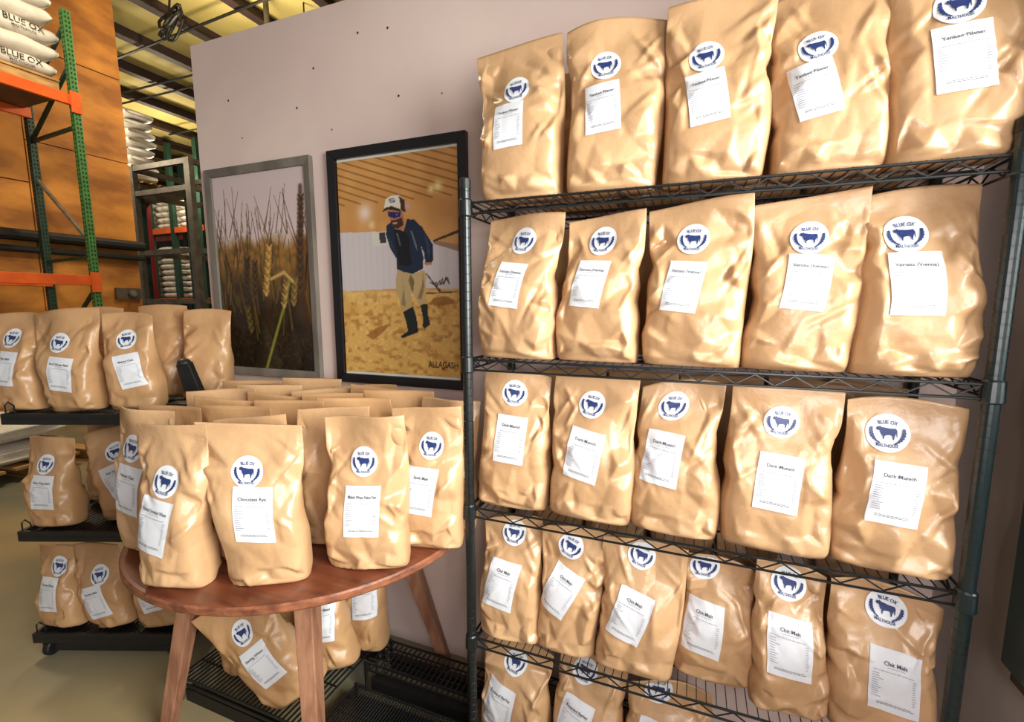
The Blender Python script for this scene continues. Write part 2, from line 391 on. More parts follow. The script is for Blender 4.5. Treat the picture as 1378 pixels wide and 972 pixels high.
#@@STRUCT
# ================================================================== the setting
def struct(name, mb, m, **kw): return mb.build(name, M[m], None, kind='structure', **kw)
fl = struct('floor', MB().box((-12.5, 4.5, -.05), (32, 18, .1)), 'floor')
YW = 1.60
wb = struct('wall_back', MB().box((-.76, YW+.06, 1.345), (2.92, .12, 2.69)), 'wall')
for (x, z) in ((-1.93, 2.25), (-1.60, 2.33), (-1.50, 2.47), (-1.27, 2.56), (-1.13, 2.55), (-1.76, 2.02), (-2.06, 2.0), (-1.09, 2.30), (-2.0, 2.42), (-.9, 2.28), (-1.42, 2.22), (-1.30, 2.03)):
    s = .0035 if z < 2.3 else .005
    MB().lathe([(s*.3, 0), (s, .0006), (s*.6, .0012)], 7).build('nail_hole', M['speck'], wb)
    o = bpy.data.objects[-1] if False else COL.objects[-1]; o.location = (x, YW-.0003, z); o.rotation_euler = (PI/2, 0, 0)
XR = .685
WY0, WY1, WZ0, WZ1 = -.75, 1.215, .785, 2.35
wr = struct('wall_right', MB().box((XR+.06, (WY1+1.72)/2, 1.5), (.12, 1.72-WY1, 3.0)).box((XR+.06, (WY0+WY1)/2, WZ0/2), (.12, WY1-WY0, WZ0)).box((XR+.06, (WY0+WY1)/2, (WZ1+3)/2), (.12, WY1-WY0, 3-WZ1)).box((XR+.06, WY0-.4, 1.5), (.12, .8, 3)), 'wall_grey')
# window in the right wall, only its lower far corner reaches into the picture
wp = thing('window_1', 'dark green framed window in the right wall, only its lower corner in view', 'window', (XR, 0, 0)); wp['kind'] = 'structure'; del wp['category']
fr = MB(); fw = .075; ym, zm = (WY0+WY1)/2, (WZ0+WZ1)/2
for c, d in (((-.005, WY1-.02, zm), (.05, fw, WZ1-WZ0+.1)), ((-.005, WY0+.02, zm), (.05, fw, WZ1-WZ0+.1)), ((-.005, ym, WZ0), (.05, WY1-WY0-.1, fw)), ((-.005, ym, WZ1), (.05, WY1-WY0-.1, fw))): fr.box(c, d)
fr.build('window_frame', M['green_frame'], wp, bevel=.004)
MB().box((.03, ym, zm), (.006, WY1-WY0, WZ1-WZ0)).build('pane', M['pane'], wp)
MB().tube([(-.03, WY1-.066, WZ1), (-.03, WY1-.066, WZ0+.06), (-.03, WY1-.085, WZ0+.04), (-.03, WY0, WZ0+.04)], .003, 6).build('glazing_bead', M['steel'], wp)
MB().box((-.010, ym, WZ0-.065), (.018, WY1-WY0, .022)).build('sill_strip', M['dark_steel'], wp)
struct('pane_backdrop', MB().box((4.2, 3.2, 1.5), (6.6, .1, 3.4)), 'backdrop')  # invented plane behind the glass, gives the pane its dark teal
# far warehouse
struct('wall_far', MB().box((-13, 13.4, 3), (30, .1, 6.2)), 'dark_far_wall')
XL = -8.3
wl = struct('wall_left', MB().box((XL-.10, 1.2, 3.0), (.16, 7.24, 6.0)), 'seam')
yy = 4.83; row = 0
for k in range(5):
    zz = .0; n = 0
    off = -.55 if k % 2 else 0
    zs = [0] + [z for z in np.arange(1.22+off, 6, 1.22)] + [6.0]
    for a, b_ in zip(zs[:-1], zs[1:]):
        MB().box((XL-.01, yy-.61, (a+b_)/2), (.03+.006*((k+n) % 3), 1.206, b_-a-.014)).build('plywood_panel', M['osb'], wl); n += 1
    yy -= 1.22
pr = MB(); pr.tube([(XL+.10, -2, 2.40), (XL+.10, 4.86, 2.40)], .075, 10); pr.tube([(XL+.08, -2, 2.22), (XL+.08, 4.86, 2.22)], .045, 8)
pr.build('wall_pipe', M['black_plastic'], wl)
MB().box((XL+.03, 4.62, 1.66), (.05, .34, .17)).build('outlet_plate', M['dark_steel'], wl)
MB().lathe([(.05, 0), (.06, .02), (.04, .05)], 12).build('outlet_knob', M['steel'], wl); COL.objects[-1].location = (XL+.06, 4.66, 1.66); COL.objects[-1].rotation_euler = (0, PI/2, 0)
# ceiling with dark purlins, tie rods
ce = struct('ceiling', MB().box((-13, 5.6, 6.2), (31, 15.6, .1)), 'insul')
xs = [-2.9-1.255*k for k in range(17)]
for i, x in enumerate(xs):
    p = MB(); p.box((x, 5.6, 6.06), (.05, 15.5, .24)); p.box((x+.06, 5.6, 5.945), (.16, 15.5, .02)); p.box((x-.05, 5.6, 6.145), (.14, 15.5, .02))
    p.build('purlin', M['purlin'], ce)
for x in np.arange(-13.2, -1, 1.255):
    pass
for (a, b_) in (((-13, 6.62, 5.9), (-3, 6.72, 5.9)), ((-13, 6.92, 5.88), (-3, 7.0, 5.88)), ((-10.6, 5.78, 5.9), (-5.4, 5.48, 5.9)), ((-13, 8.6, 5.9), (-6, 8.6, 5.9)), ((-13, 9.9, 5.9), (-7, 9.9, 5.9))):
    MB().tube([a, b_], .022, 6).build('tie_rod', M['cable'], ce)
p = MB(); p.box((-10, 10.6, 5.55), (9, .25, .7)); p.build('rafter', M['purlin'], ce)
p = MB(); p.box((-10, 12.2, 5.5), (9, .25, .8)); p.build('rafter', M['purlin'], ce)
# hanging steel pole, cable coil, strip light
mb = MB(); mb.tube([(-6.25, 5.75, 6.15), (-6.25, 5.75, 4.0)], .04, 10); mb.lathe([(.09, 0), (.09, .02)], 12, (-6.25, 5.75, 6.12))
o = mb.build('hanging_pole', M['dark_steel']); tag(o, 'slim grey steel pole hanging from the ceiling behind the white wall', 'pole')
t = thing('cable_coil', 'tangled black cable coil hanging under the ceiling', 'cable', (-7.55, 5.15, 5.72))
mb = MB()
for k in range(5):
    a0 = k*.5; mb.tube([(math.cos(a)*(.17+.03*math.sin(3*a+k))+.06*math.sin(k*2), math.sin(a)*.06+.02*k-.04, math.sin(a+a0)*(.13+.02*k)) for a in np.linspace(0, 2*PI, 22)[:-1]], .022, 6, True)
mb.build('coil', M['cable'], t); MB().tube([(0, 0, .1), (.05, .02, .45)], .015, 6).build('hanger', M['cable'], t)
t = thing('strip_light', 'long grey strip light hanging under the ceiling above the white wall', 'light', (-4.85, 6.1, 5.55), rz=.0)
mb = MB(); mb.box((0, 0, 0), (2.3, .12, .05)); mb.build('housing', M['dark_steel'], t)
mb = MB()
for x in (-1.0, 1.0): mb.tube([(x, 0, .03), (x, 0, .6)], .012, 6)
mb.build('hanger', M['cable'], t)
mb = MB()
for i in range(18): mb.box((-1.05+i*.122, 0, -.04), (.06, .13, .03))
mb.build('louvre', M['steel'], t, kind='stuff')
o = MB().box((-4.6, 6.5, 5.72), (.07, 1.5, .05)).build('white_conduit', M['lamp_white']); tag(o, 'short white conduit under the ceiling beside the strip light', 'pipe')

#@@SHELF
# ================================================================== wire shelving at right
ZT = {1: 1.795, 2: 1.347, 3: .888, 4: .45, 5: .06}
SX0, SX1, SY0, SY1 = -.615, .577, 1.215, 1.572
rack = thing('wire_shelving', 'tall dark epoxy wire shelving unit with five shelves of malt bags', 'shelving', (0, 0, 0))
def make_post(x, y, mt, ztop=1.845):
    prof = [(.0135, .0)]; z = .012
    while z < ztop-.03:
        prof += [(.0150, z), (.0150, z+.0225), (.0142, z+.0232), (.0142, z+.0248)]; z += .0255
    prof += [(.0150, z), (.0150, ztop), (.011, ztop+.004)]
    p = MB().lathe(prof, 18, (x, y, 0)).build('post', M[mt], rack, smooth=False)
    for k, zt in ZT.items():
        MB().lathe([(.0165, -.040), (.0205, -.036), (.0190, .006), (.0165, .010)], 18, (x, y, zt-.004)).build('collar', M[mt], p)
    MB().lathe([(.016, -.012), (.016, .014), (.012, .018)], 18, (x, y, ztop-.004)).build('cap', M['black_plastic'], p)
    return p
for (x, y) in ((SX0, SY0), (SX1, SY0), (SX0, SY1), (SX1, SY1)): make_post(x, y, 'green_wire' if x > 0 else 'black_wire')
def shelf(zt):
    s = MB(); z1, z2 = zt-.005, zt-.035
    for z, rr in ((z1, .0035), (z2, .0032)):
        for y in (SY0, SY1): s.tube([(SX0+.016, y, z), (SX1-.016, y, z)], rr, 7)
        for x in (SX0, SX1): s.tube([(x, SY0+.016, z), (x, SY1-.016, z)], rr, 7)
    so = s.build('shelf', M['black_wire'], rack)
    g = MB()
    for y in (SY0, SY1):
        n = 28; L = SX1-SX0-.04
        g.tube([(SX0+.02+L*i/n, y+.001, z1-.003 if i % 2 == 0 else z2+.003) for i in range(n+1)], .0022, 5)
    for x in (SX0, SX1):
        n = 8; L = SY1-SY0-.04
        g.tube([(x, SY0+.02+L*i/n, z1-.003 if i % 2 == 0 else z2+.003) for i in range(n+1)], .0022, 5)
    g.build('truss_wire', M['black_wire'], so)
    w = MB()
    for i in range(1, 48):
        x = SX0+(SX1-SX0)*i/48; w.tube([(x, SY0-.002, zt-.002), (x, SY1, zt-.002)], .0016, 4)
    for y in (SY0+.11, SY0+.24): w.tube([(SX0+.01, y, zt-.0065), (SX1-.01, y, zt-.0065)], .003, 6)
    w.build('deck_wires', M['black_wire'], so, kind='stuff')
for k in ZT: shelf(ZT[k])

SHELF = {
1: [(-.462, 1.235, .223, .258, .425, -.021, -.016, .292, -.027, .193, 3), (-.214, 1.235, .224, .256, .435, .004, -.019, .312, -.025, .202, 5), (.028, 1.235, .220, .240, .430, .005, -.020, .285, -.018, .186, 7),
    (.262, 1.235, .212, .240, .425, -.006, -.028, .268, -.033, .172, 10), (.478, 1.235, .212, .235, .435, -.010, -.008, .302, .001, .192, 3)],
2: [(-.483, 1.235, .225, .245, .414, .014, .020, .338, -.005, .212, -7), (-.248, 1.24, .217, .210, .395, .020, .010, .327, -.012, .212, -5), (.000, 1.235, .229, .245, .412, .007, -.008, .319, -.024, .201, -6),
    (.232, 1.235, .217, .235, .405, .016, .013, .309, .006, .207, -6), (.455, 1.235, .220, .215, .412, .004, -.029, .309, -.020, .201, -1)],
3: [(-.490, 1.235, .212, .212, .414, .002, .002, .349, -.003, .216, -3), (-.254, 1.235, .232, .244, .412, .008, .005, .334, -.011, .196, -10), (-.029, 1.24, .218, .210, .414, .010, -.008, .345, -.025, .210, -7),
    (.211, 1.235, .235, .240, .412, .010, .002, .329, .005, .186, -4), (.452, 1.235, .225, .215, .405, .006, -.027, .324, -.008, .194, -3)],
4: [(-.500, 1.235, .195, .189, .386, -.002, .002, .336, -.020, .186, -8), (-.317, 1.24, .171, .205, .391, .020, .007, .332, -.018, .203, -22), (-.114, 1.235, .210, .235, .385, .020, .013, .343, -.016, .184, -14),
    (.096, 1.285, .200, .185, .356, .009, -.028, .324, -.030, .163, -4), (.272, 1.245, .170, .160, .391, -.008, -.009, .338, -.008, .192, -5), (.470, 1.235, .212, .220, .388, -.014, -.008, .329, .010, .176, -5)],
5: [(-.495, 1.235, .220, .236, .355, .016, .013, .290, -.034, .150, -10), (-.251, 1.235, .209, .211, .360, .009, -.013, .312, -.030, .170, -12), (-.015, 1.235, .222, .230, .352, -.003, -.032, .326, -.040, .178, -10)]}
TITLE = {1: 'Yankee Pilsner', 2: 'Verona (Vienna)', 3: 'Dark Munich', 4: 'Chit Malt', 5: 'Roasted Barley'}
PLACE = {1: 'top shelf', 2: 'second shelf down', 3: 'third shelf down', 4: 'fourth shelf down', 5: 'lowest shelf'}
ORD9 = ['first', 'second', 'third', 'fourth', 'fifth', 'sixth', 'seventh', 'eighth', 'ninth']
ORD = ['first', 'second', 'third', 'fourth', 'fifth', 'sixth', 'seventh', 'eighth']
def bag_words(i): return ORD[i]
for k, L in SHELF.items():
    for i, (x, yf, Wb, Wt, H, sh, lx, lz, px, pz, la) in enumerate(L):
        sd = k*10+i; rg = random.Random(sd*13+1); D = rg.uniform(.112, .128) if Wb > .18 else .11
        bg = Bag(H, Wb+.006, Wt, D, sh, rg.uniform(-.012, .022), sd, 1.75, slump=rg.uniform(0, .02))
        v1, v2 = lz/H, pz/H
        make_bag(f'kraft bag labelled {TITLE[k]}, {ORD[i]} from the left post on the {PLACE[k]}', f'{TITLE[k]} bags in the front row of the {PLACE[k]}',
                 (x, yf-.012+D/2+.004*(i % 2), ZT[k]+.001), (0, 0, math.radians(rg.uniform(-4, 4))), bg, TITLE[k], (lx-sh*v1**1.2, lz), (px-sh*v2**1.2, pz), math.radians(la), lw=rg.uniform(.085, .090) if k < 3 and i < 4 else rg.uniform(.094, .101), lr=.0385 if i < 4 else .042)
# a second row shows in the gaps
n = 0
for k in (1, 2, 3, 4):
    for i in range(len(SHELF[k])):
        xa = SHELF[k][i][0]; xb = SHELF[k][i+1][0] if i+1 < len(SHELF[k]) else .70
        if i+1 == len(SHELF[k]) and k < 3: continue
        x = min((xa+xb)/2, .46); n += 1
        if k == 4 and i == 4: continue
        w = min(.222, .95*(xb-xa)) if i+1 < len(SHELF[k]) else .17
        bg = Bag(.40 if k > 1 else .425, w, w*1.02, .10, .0, .0, 300+n, 1.3)
        lab = f'back-row kraft bag, {PLACE[k]}, behind the gap after the {ORD[i]} front bag'
        make_bag(lab, f'bags in the back row of the {PLACE[k]}', (x, 1.505, ZT[k]+.001), (0, 0, 0), bg, None, None, None, res=(36, 40), material='kraft_deep')

#@@TABLE
# ================================================================== round table
CX, CY, RT, RB, ZTB = -1.237, 1.248, .572, .325, .77
tb = thing('round_table', 'worn round brown wooden table crowded with kraft bags', 'table', (CX, CY, 0))
def outline(r_off, n=96):
    out = []
    for j in range(n):
        a = 2*PI*j/n; c, s_ = math.cos(a), math.sin(a); out.append(((RT+r_off)*c, ((RT if s_ < 0 else RB)+r_off)*s_))
    return out
mb = MB(); prof = [(-.03, ZTB-.026), (-.004, ZTB-.026), (0, ZTB-.021), (0, ZTB-.006), (-.004, ZTB-.001), (-.012, ZTB)]
n = 96
for (ro, z) in prof: mb.v += [(x, y, z) for x, y in outline(ro, n)]
for i in range(len(prof)-1):
    for j in range(n): mb.f.append((i*n+j, i*n+(j+1) % n, (i+1)*n+(j+1) % n, (i+1)*n+j))
mb.f += [tuple(range(n))[::-1], tuple((len(prof)-1)*n+j for j in range(n))]
me = mb.mesh('tabletop', M['table']); me.materials.append(M['table_edge'])
mi = [1 if n <= i < 4*n else 0 for i in range(len(me.polygons))]; me.polygons.foreach_set('material_index', mi)
link('tabletop', me, tb)
for (a, b_) in (((-1.545, 1.015, .746), (-1.643, .89, 0)), ((-1.055, .985, .746), (-.935, .864, 0)), ((-1.03, 1.38, .746), (-.893, 1.535, 0)), ((-1.52, 1.40, .746), (-1.62, 1.52, 0))):
    a = Vector(a)-Vector((CX, CY, 0)); b_ = Vector(b_)-Vector((CX, CY, 0))
    MB().beam(a, b_, .072, .058, (.9, .35, 0), .044, .038).build('leg', M['table_leg'], tb, bevel=.003)
ap = MB()
for (a, b_) in (((-.28, -.215), (.16, -.24)), ((.17, -.23), (.2, .11)), ((-.26, .13), (.19, .12)), ((-.29, -.2), (-.27, .13))): ap.beam((a[0], a[1], .722), (b_[0], b_[1], .722), .02, .044, (0, 0, 1))
ap.build('apron', M['table_leg'], tb)

TB = 'malt bags crowded on the round table'
front = [  # x, y, rz, Wb, Wt, H, sh, title, logo, lab, la, words
 (-1.245, .757, 12, .172, .215, .425, -.012, 'Roasted Unmalted Wheat', (.005, .285), (-.020, .175), -10, 'kraft bag with a long-titled label at the table edge, left of the Chocolate Rye bag'),
 (-1.035, .852, 28, .200, .265, .425, -.040, 'Chocolate Rye', (-.004, .305), (.004, .200), -4, 'kraft bag labelled Chocolate Rye standing at the table front edge'),
 (-.830, 1.010, 20, .225, .235, .425, -.006, 'Malted Wheat Flakes Pale', (-.002, .305), (.000, .175), 0, 'pale kraft bag with a squarish label, front right above the table leg'),
 (-1.500, .845, 6, .185, .200, .425, -.02, 'Naked Oats', (-.015, .312), (-.020, .195), -7, 'leftmost kraft bag on the round table, partly behind the long-titled label bag'),
 (-.735, 1.165, 12, .220, .225, .425, .0, 'Spelt Malt', (.02, .315), (-.005, .185), -5, 'kraft bag on the table half hidden behind the squarish label bag'),
 (-.735, 1.295, 4, .200, .215, .425, .004, None, None, None, 0, 'shaded kraft bag at the table right rim beside the shelving post'),
 (-1.165, .915, 20, .180, .220, .415, -.0, 'Malted Rye', (.0, .31), (-.035, .16), 0, 'kraft bag in the gap between the long-titled and Chocolate Rye bags'),
 (-1.01, 1.080, 20, .200, .225, .42, -.0, None, None, None, 0, 'kraft bag in the gap left of the squarish label bag'),
]
pos = []
for i, (x, y, rz, Wb, Wt, H, sh, ti, lo, lb, la, words) in enumerate(front):
    D = .105; bg = Bag(H, Wb, Wt, D, sh, .012, 500+i*3, 1.6)
    make_bag(words, TB, (x, y, ZTB+.001), (0, 0, math.radians(rz)), bg, ti, lo, lb, math.radians(la), lw=.097, lr=.039)
    pos.append((x, y))
# rows behind, only their folded tops show
variants = []
for i in range(5):
    bg = Bag(.42, .20, .25, .085, (-.01, .012, 0, .006, -.004)[i], (.0, .01, -.01, .015, .005)[i], 600+i, .9, open_top=(i == 3))
    V, F = bg.body(36, 40); variants.append(np_mesh('pouch', V, F, M['kraft' if i % 2 else 'kraft_deep']))
q = 0; rowk = 0
ca, sa = math.cos(math.radians(14)), math.sin(math.radians(14))
cand = []
for jr in range(-1, 8):
    for jc in range(-4, 5):
        lx = jc*.232+(.116 if jr % 2 else 0); ly = jr*.098
        x = -1.19+lx*ca-ly*sa; y = .95+lx*sa+ly*ca
        cand.append((jr, x, y))
rows = {}
for jr, x, y in cand:
    dy = y-CY; e = ((x-CX)/(RT-.10))**2+(dy/((RT if dy < 0 else RB)-.055))**2
    if e > 1 or y > 1.50: continue
    if any(((x-a)*ca+(y-b_)*sa)**2/.205**2+(-(x-a)*sa+(y-b_)*ca)**2/(.112 if i < 8 else .088)**2 < 1 for i, (a, b_) in enumerate(pos)): continue
    rows.setdefault(jr, []).append((x, y)); pos.append((x, y))
for rk, jr in enumerate(sorted(rows)):
    for ck, (x, y) in enumerate(sorted(rows[jr])):
        rg = random.Random(jr*31+ck); me = variants[(jr*2+ck*3) % 5]
        t = thing('malt_bag', f'kraft bag top fold on the table, {ORD[rk]} row behind front bags, {ORD[ck]} from left', 'bag', (x, y, ZTB+.001), group=TB, rot=(0, 0, math.radians(14+rg.uniform(-7, 7))))
        link('pouch', me, t); t.scale = (1, 1, rg.uniform(.97, 1.05))

#@@CART
# ================================================================== black shelf cart at left
CA = math.radians(20.5); CO = Vector((-2.56, .93, 0))
ct = thing('shelf_cart', 'black three tier shelf cart on casters left of the round table', 'cart', CO, rz=CA)
CW, CD = .70, .46
for z in (1.074, .577, .117):
    s = MB(); x0 = 0 if z > 1 else (.02 if z > .5 else .0); wd = CW if z > 1 else CW-.04
    s.box((wd/2, CD/2, z-.022), (wd, CD, .008)); 
    for (c, d) in (((wd/2, .008, z-.024), (wd, .016, .045)), ((wd/2, CD-.008, z-.024), (wd, .016, .045)), ((.008, CD/2, z-.024), (.016, CD-.03, .045)), ((wd-.008, CD/2, z-.024), (.016, CD-.03, .045))): s.box(c, d)
    so = s.build('tray', M['black_plastic'], ct, bevel=.003)
    w = MB()
    for i in range(1, 30): w.tube([(wd*i/30, .01, z-.001), (wd*i/30, CD-.01, z-.001)], .0018, 4)
    w.build('deck_wires', M['black_wire'], so, kind='stuff')
    l = MB(); l.tube([(.012, .012, z-.01), (.012, .012, z+.03), (.03, .010, z+.045), (.05, .012, z+.03), (.05, .012, z-.01)], .003, 5); l.build('stop_loop', M['black_wire'], so)
for (x, y) in ((.10, CD-.03), (CW-.07, CD-.03)): MB().beam((x, y, .1), (x, y, 1.06), .035, .03).build('post', M['black_plastic'], ct, bevel=.003)
mb = MB(); mb.beam((CW-.01, .12, .1), (CW-.01, .12, 1.07), .04, .03); mb.build('post', M['black_plastic'], ct, bevel=.003)
mb = MB(); mb.beam((CW+.02, .14, 1.05), (CW-.01, .10, 1.265), .075, .035, (0, 1, 0), .055, .03); mb.lathe([(.024, 0), (.027, .008), (.02, .02), (.008, .026)], 14, (CW-.01, .10, 1.258)); mb.box((CW+.03, .10, 1.075), (.22, .06, .05))
mb.build('end_handle', M['black_plastic'], ct, bevel=.004)
mb = MB(); mb.box((.33, .03, .05), (.5, .035, .04)); mb.build('base_rail', M['black_plastic'], ct)
for (x, y) in ((.05, .05), (.60, .05), (.05, CD-.05), (.60, CD-.05)):
    c = MB(); c.box((x, y, .078), (.055, .05, .03)); c.box((x-.02, y-.012, .05), (.006, .05, .06)); c.box((x+.02, y-.012, .05), (.006, .05, .06)); co = c.build('caster', M['black_plastic'], ct)
    wq = MB().lathe([(.012, -.014), (.030, -.014), (.034, -.009), (.034, .009), (.030, .014), (.012, .014)], 18).build('wheel', M['rubber'], co)
    wq.location = (x, y-.02, .035); wq.rotation_euler = (0, PI/2, 0)
def on_cart(x, y, z): v = Matrix.Rotation(CA, 3, 'Z') @ Vector((x, y, 0)); return (CO.x+v.x, CO.y+v.y, z)
G1, G2, G3 = 'malt bags on the cart top tier', 'malt bags on the cart middle tier', 'malt bags on the cart bottom tier'
cart_bags = [
 (.02, .09, 1.075, -4, -2, .175, .215, .40, -.02, 'Pale Malt', (.0, .295), (.0, .175), -6, 'kraft bag at the left end of the cart top tier', G1),
 (.26, .075, 1.075, 2, -3, .19, .265, .415, -.03, 'Red Wheat Malt', (.0, .28), (.004, .155), -10, 'wide-topped kraft bag in front on the cart top tier, its label slanting left', G1),
 (.49, .10, 1.075, 6, -2, .19, .20, .40, -.02, 'Malted Oats', (.005, .29), (.02, .165), 10, 'kraft bag beside the black end handle on the cart top tier, label slanting right', G1),
 (.645, .30, 1.075, 8, 2, .19, .20, .41, .0, None, None, None, 0, 'kraft bag without visible label behind the black end handle on the cart', G1),
 (.40, .36, 1.075, 0, 0, .21, .23, .43, .0, None, None, None, 0, 'kraft bag rising in back of the wide-topped bag on the cart top tier', G1),
 (.12, .33, 1.075, 0, 0, .21, .23, .42, .0, None, None, None, 0, 'kraft bag behind the left end bag on the cart top tier', G1),
 (.115, .08, .578, -3, -3, .18, .215, .375, -.03, 'White Wheat Malt', (.012, .265), (.01, .155), -5, 'kraft bag on the cart middle tier near the corner loop', G2),
 (.35, .15, .578, 8, -8, .16, .19, .40, -.02, 'Raw Spelt', (.03, .295), (.03, .18), 16, 'shaded crooked kraft bag on the cart middle tier close to the table', G2),
 (.13, .33, .578, 0, 0, .2, .2, .40, -.01, None, None, None, 0, 'dim kraft bag in back on the cart middle tier', G2),
 (.10, .08, .118, -10, -7, .185, .19, .345, -.05, 'Toasted Wheat', (.04, .262), (.0, .155), -4, 'kraft bag leaning left at the left end of the cart bottom tier', G3),
 (.31, .085, .118, 0, -9, .165, .24, .36, -.06, 'Smoked Malt', (.025, .235), (-.005, .13), 8, 'kraft bag with folded sticker in the middle of the cart bottom tier', G3),
 (.52, .09, .118, 8, -3, .19, .2, .35, -.02, 'Rye Malt', (0, .29), (-.01, .155), 10, 'kraft bag on the cart bottom tier tucked under the table rim', G3),
]
for i, (x, y, z, rz, ry, Wb, Wt, H, sh, ti, lo, lb, la, words, g) in enumerate(cart_bags):
    bg = Bag(H, Wb, Wt, .115, sh, .03, 700+i*5, 1.5, slump=.01)
    make_bag(words, g, on_cart(x, y, z), (0, math.radians(ry), CA+math.radians(rz)), bg, ti, lo, lb, math.radians(la), lw=.095, lr=.039, res=(44, 50), material='kraft_deep')

# ================================================================== low wire racks under the table
def wire_tray(label, x0, x1, y0, y1, z, fine, lipz):
    t = thing('wire_tray', label, 'rack', (0, 0, 0), group='low black wire racks on the floor'); 
    s = MB()
    s.tube([(x0, y0, z), (x1, y0, z), (x1, y1, z), (x0, y1, z)], .005, 6, True); s.tube([(x0, y0, lipz), (x1, y0, lipz)], .005, 6)
    for (x, y) in ((x0, y0), (x1, y0), (x1, y1), (x0, y1)): s.tube([(x, y, .0), (x, y, (max(z, lipz) if y == y0 else z)+.006)], .007, 6)
    s.build('rim', M['black_wire'], t)
    w = MB(); n = int((x1-x0)/fine)
    for i in range(1, n): w.tube([(x0+(x1-x0)*i/n, y0, z+.001), (x0+(x1-x0)*i/n, y1, z+.001)], .0034, 4)
    for i in range(1, 5): w.tube([(x0, y0+(y1-y0)*i/5, z-.004), (x1, y0+(y1-y0)*i/5, z-.004)], .003, 4)
    w.build('deck_wires', M['black_wire'], t, kind='stuff')
    for (x, y) in ((x0+.02, y0), (x0+.09, y0)): MB().tube([(x, y, z), (x, y, lipz+.02), (x+.03, y, lipz+.02), (x+.03, y, z)], .003, 5).build('corner_loop', M['black_wire'], t)
    for yb in (y1-.02, y0+.02): MB().box(((x0+x1)/2, yb, .025), (x1-x0-.04, .03, .05)).build('base_rail', M['black_plastic'], t)
wire_tray('low black wire rack under the table carrying leaning kraft bags', -1.76, -1.165, 1.02, 1.47, .10, .019, .075)
wire_tray('empty low black wire rack against the white wall beside the table leg', -1.125, -.66, 1.31, 1.47, .095, .022, .125)
wire_tray('empty fine-meshed low black rack in front beside the shelving foot', -1.125, -.66, .98, 1.25, .075, .011, .09)
under = [
 (-1.225, 1.10, 26, -35, .20, .25, .42, -.02, 'Sterling Wheat', (.0, .30), (.01, .18), 4, 'large kraft bag leaning left under the table, sticker visible between the legs'),
 (-1.225, 1.27, 12, -16, .18, .20, .40, 0, 'Maltster Blend', (.0, .32), (.03, .20), -6, 'kraft bag with a bent label right of the front table leg, under the table'),
 (-1.185, 1.41, 2, -5, .16, .18, .42, 0, 'Crystal Malt', (.0, .36), (.03, .22), 6, 'upright kraft bag under the table nearest the white wall'),
 (-1.50, 1.15, 20, -16, .19, .20, .36, -.02, None, None, None, 0, 'bulging kraft bag under the table behind the left table leg'),
 (-1.42, 1.32, 16, -14, .18, .20, .36, -.02, None, None, None, 0, 'kraft bag in the dark middle of the pile under the table'),
 (-1.60, 1.38, 10, -6, .18, .20, .38, 0, None, None, None, 0, 'kraft bag at the back left under the table'),
]
for i, (x, y, rz, ry, Wb, Wt, H, sh, ti, lo, lb, la, words) in enumerate(under):
    bg = Bag(H, Wb, Wt, .12, sh, .02, 800+i*7, 1.5)
    lift = abs(math.sin(math.radians(ry)))*Wb/2
    make_bag(words, 'malt bags on the low rack under the table', (x, y, .104+lift*.9), (0, math.radians(ry), math.radians(rz)), bg, ti, lo, lb, math.radians(la), lw=.098, lr=.039, res=(44, 50), material='kraft_deep')

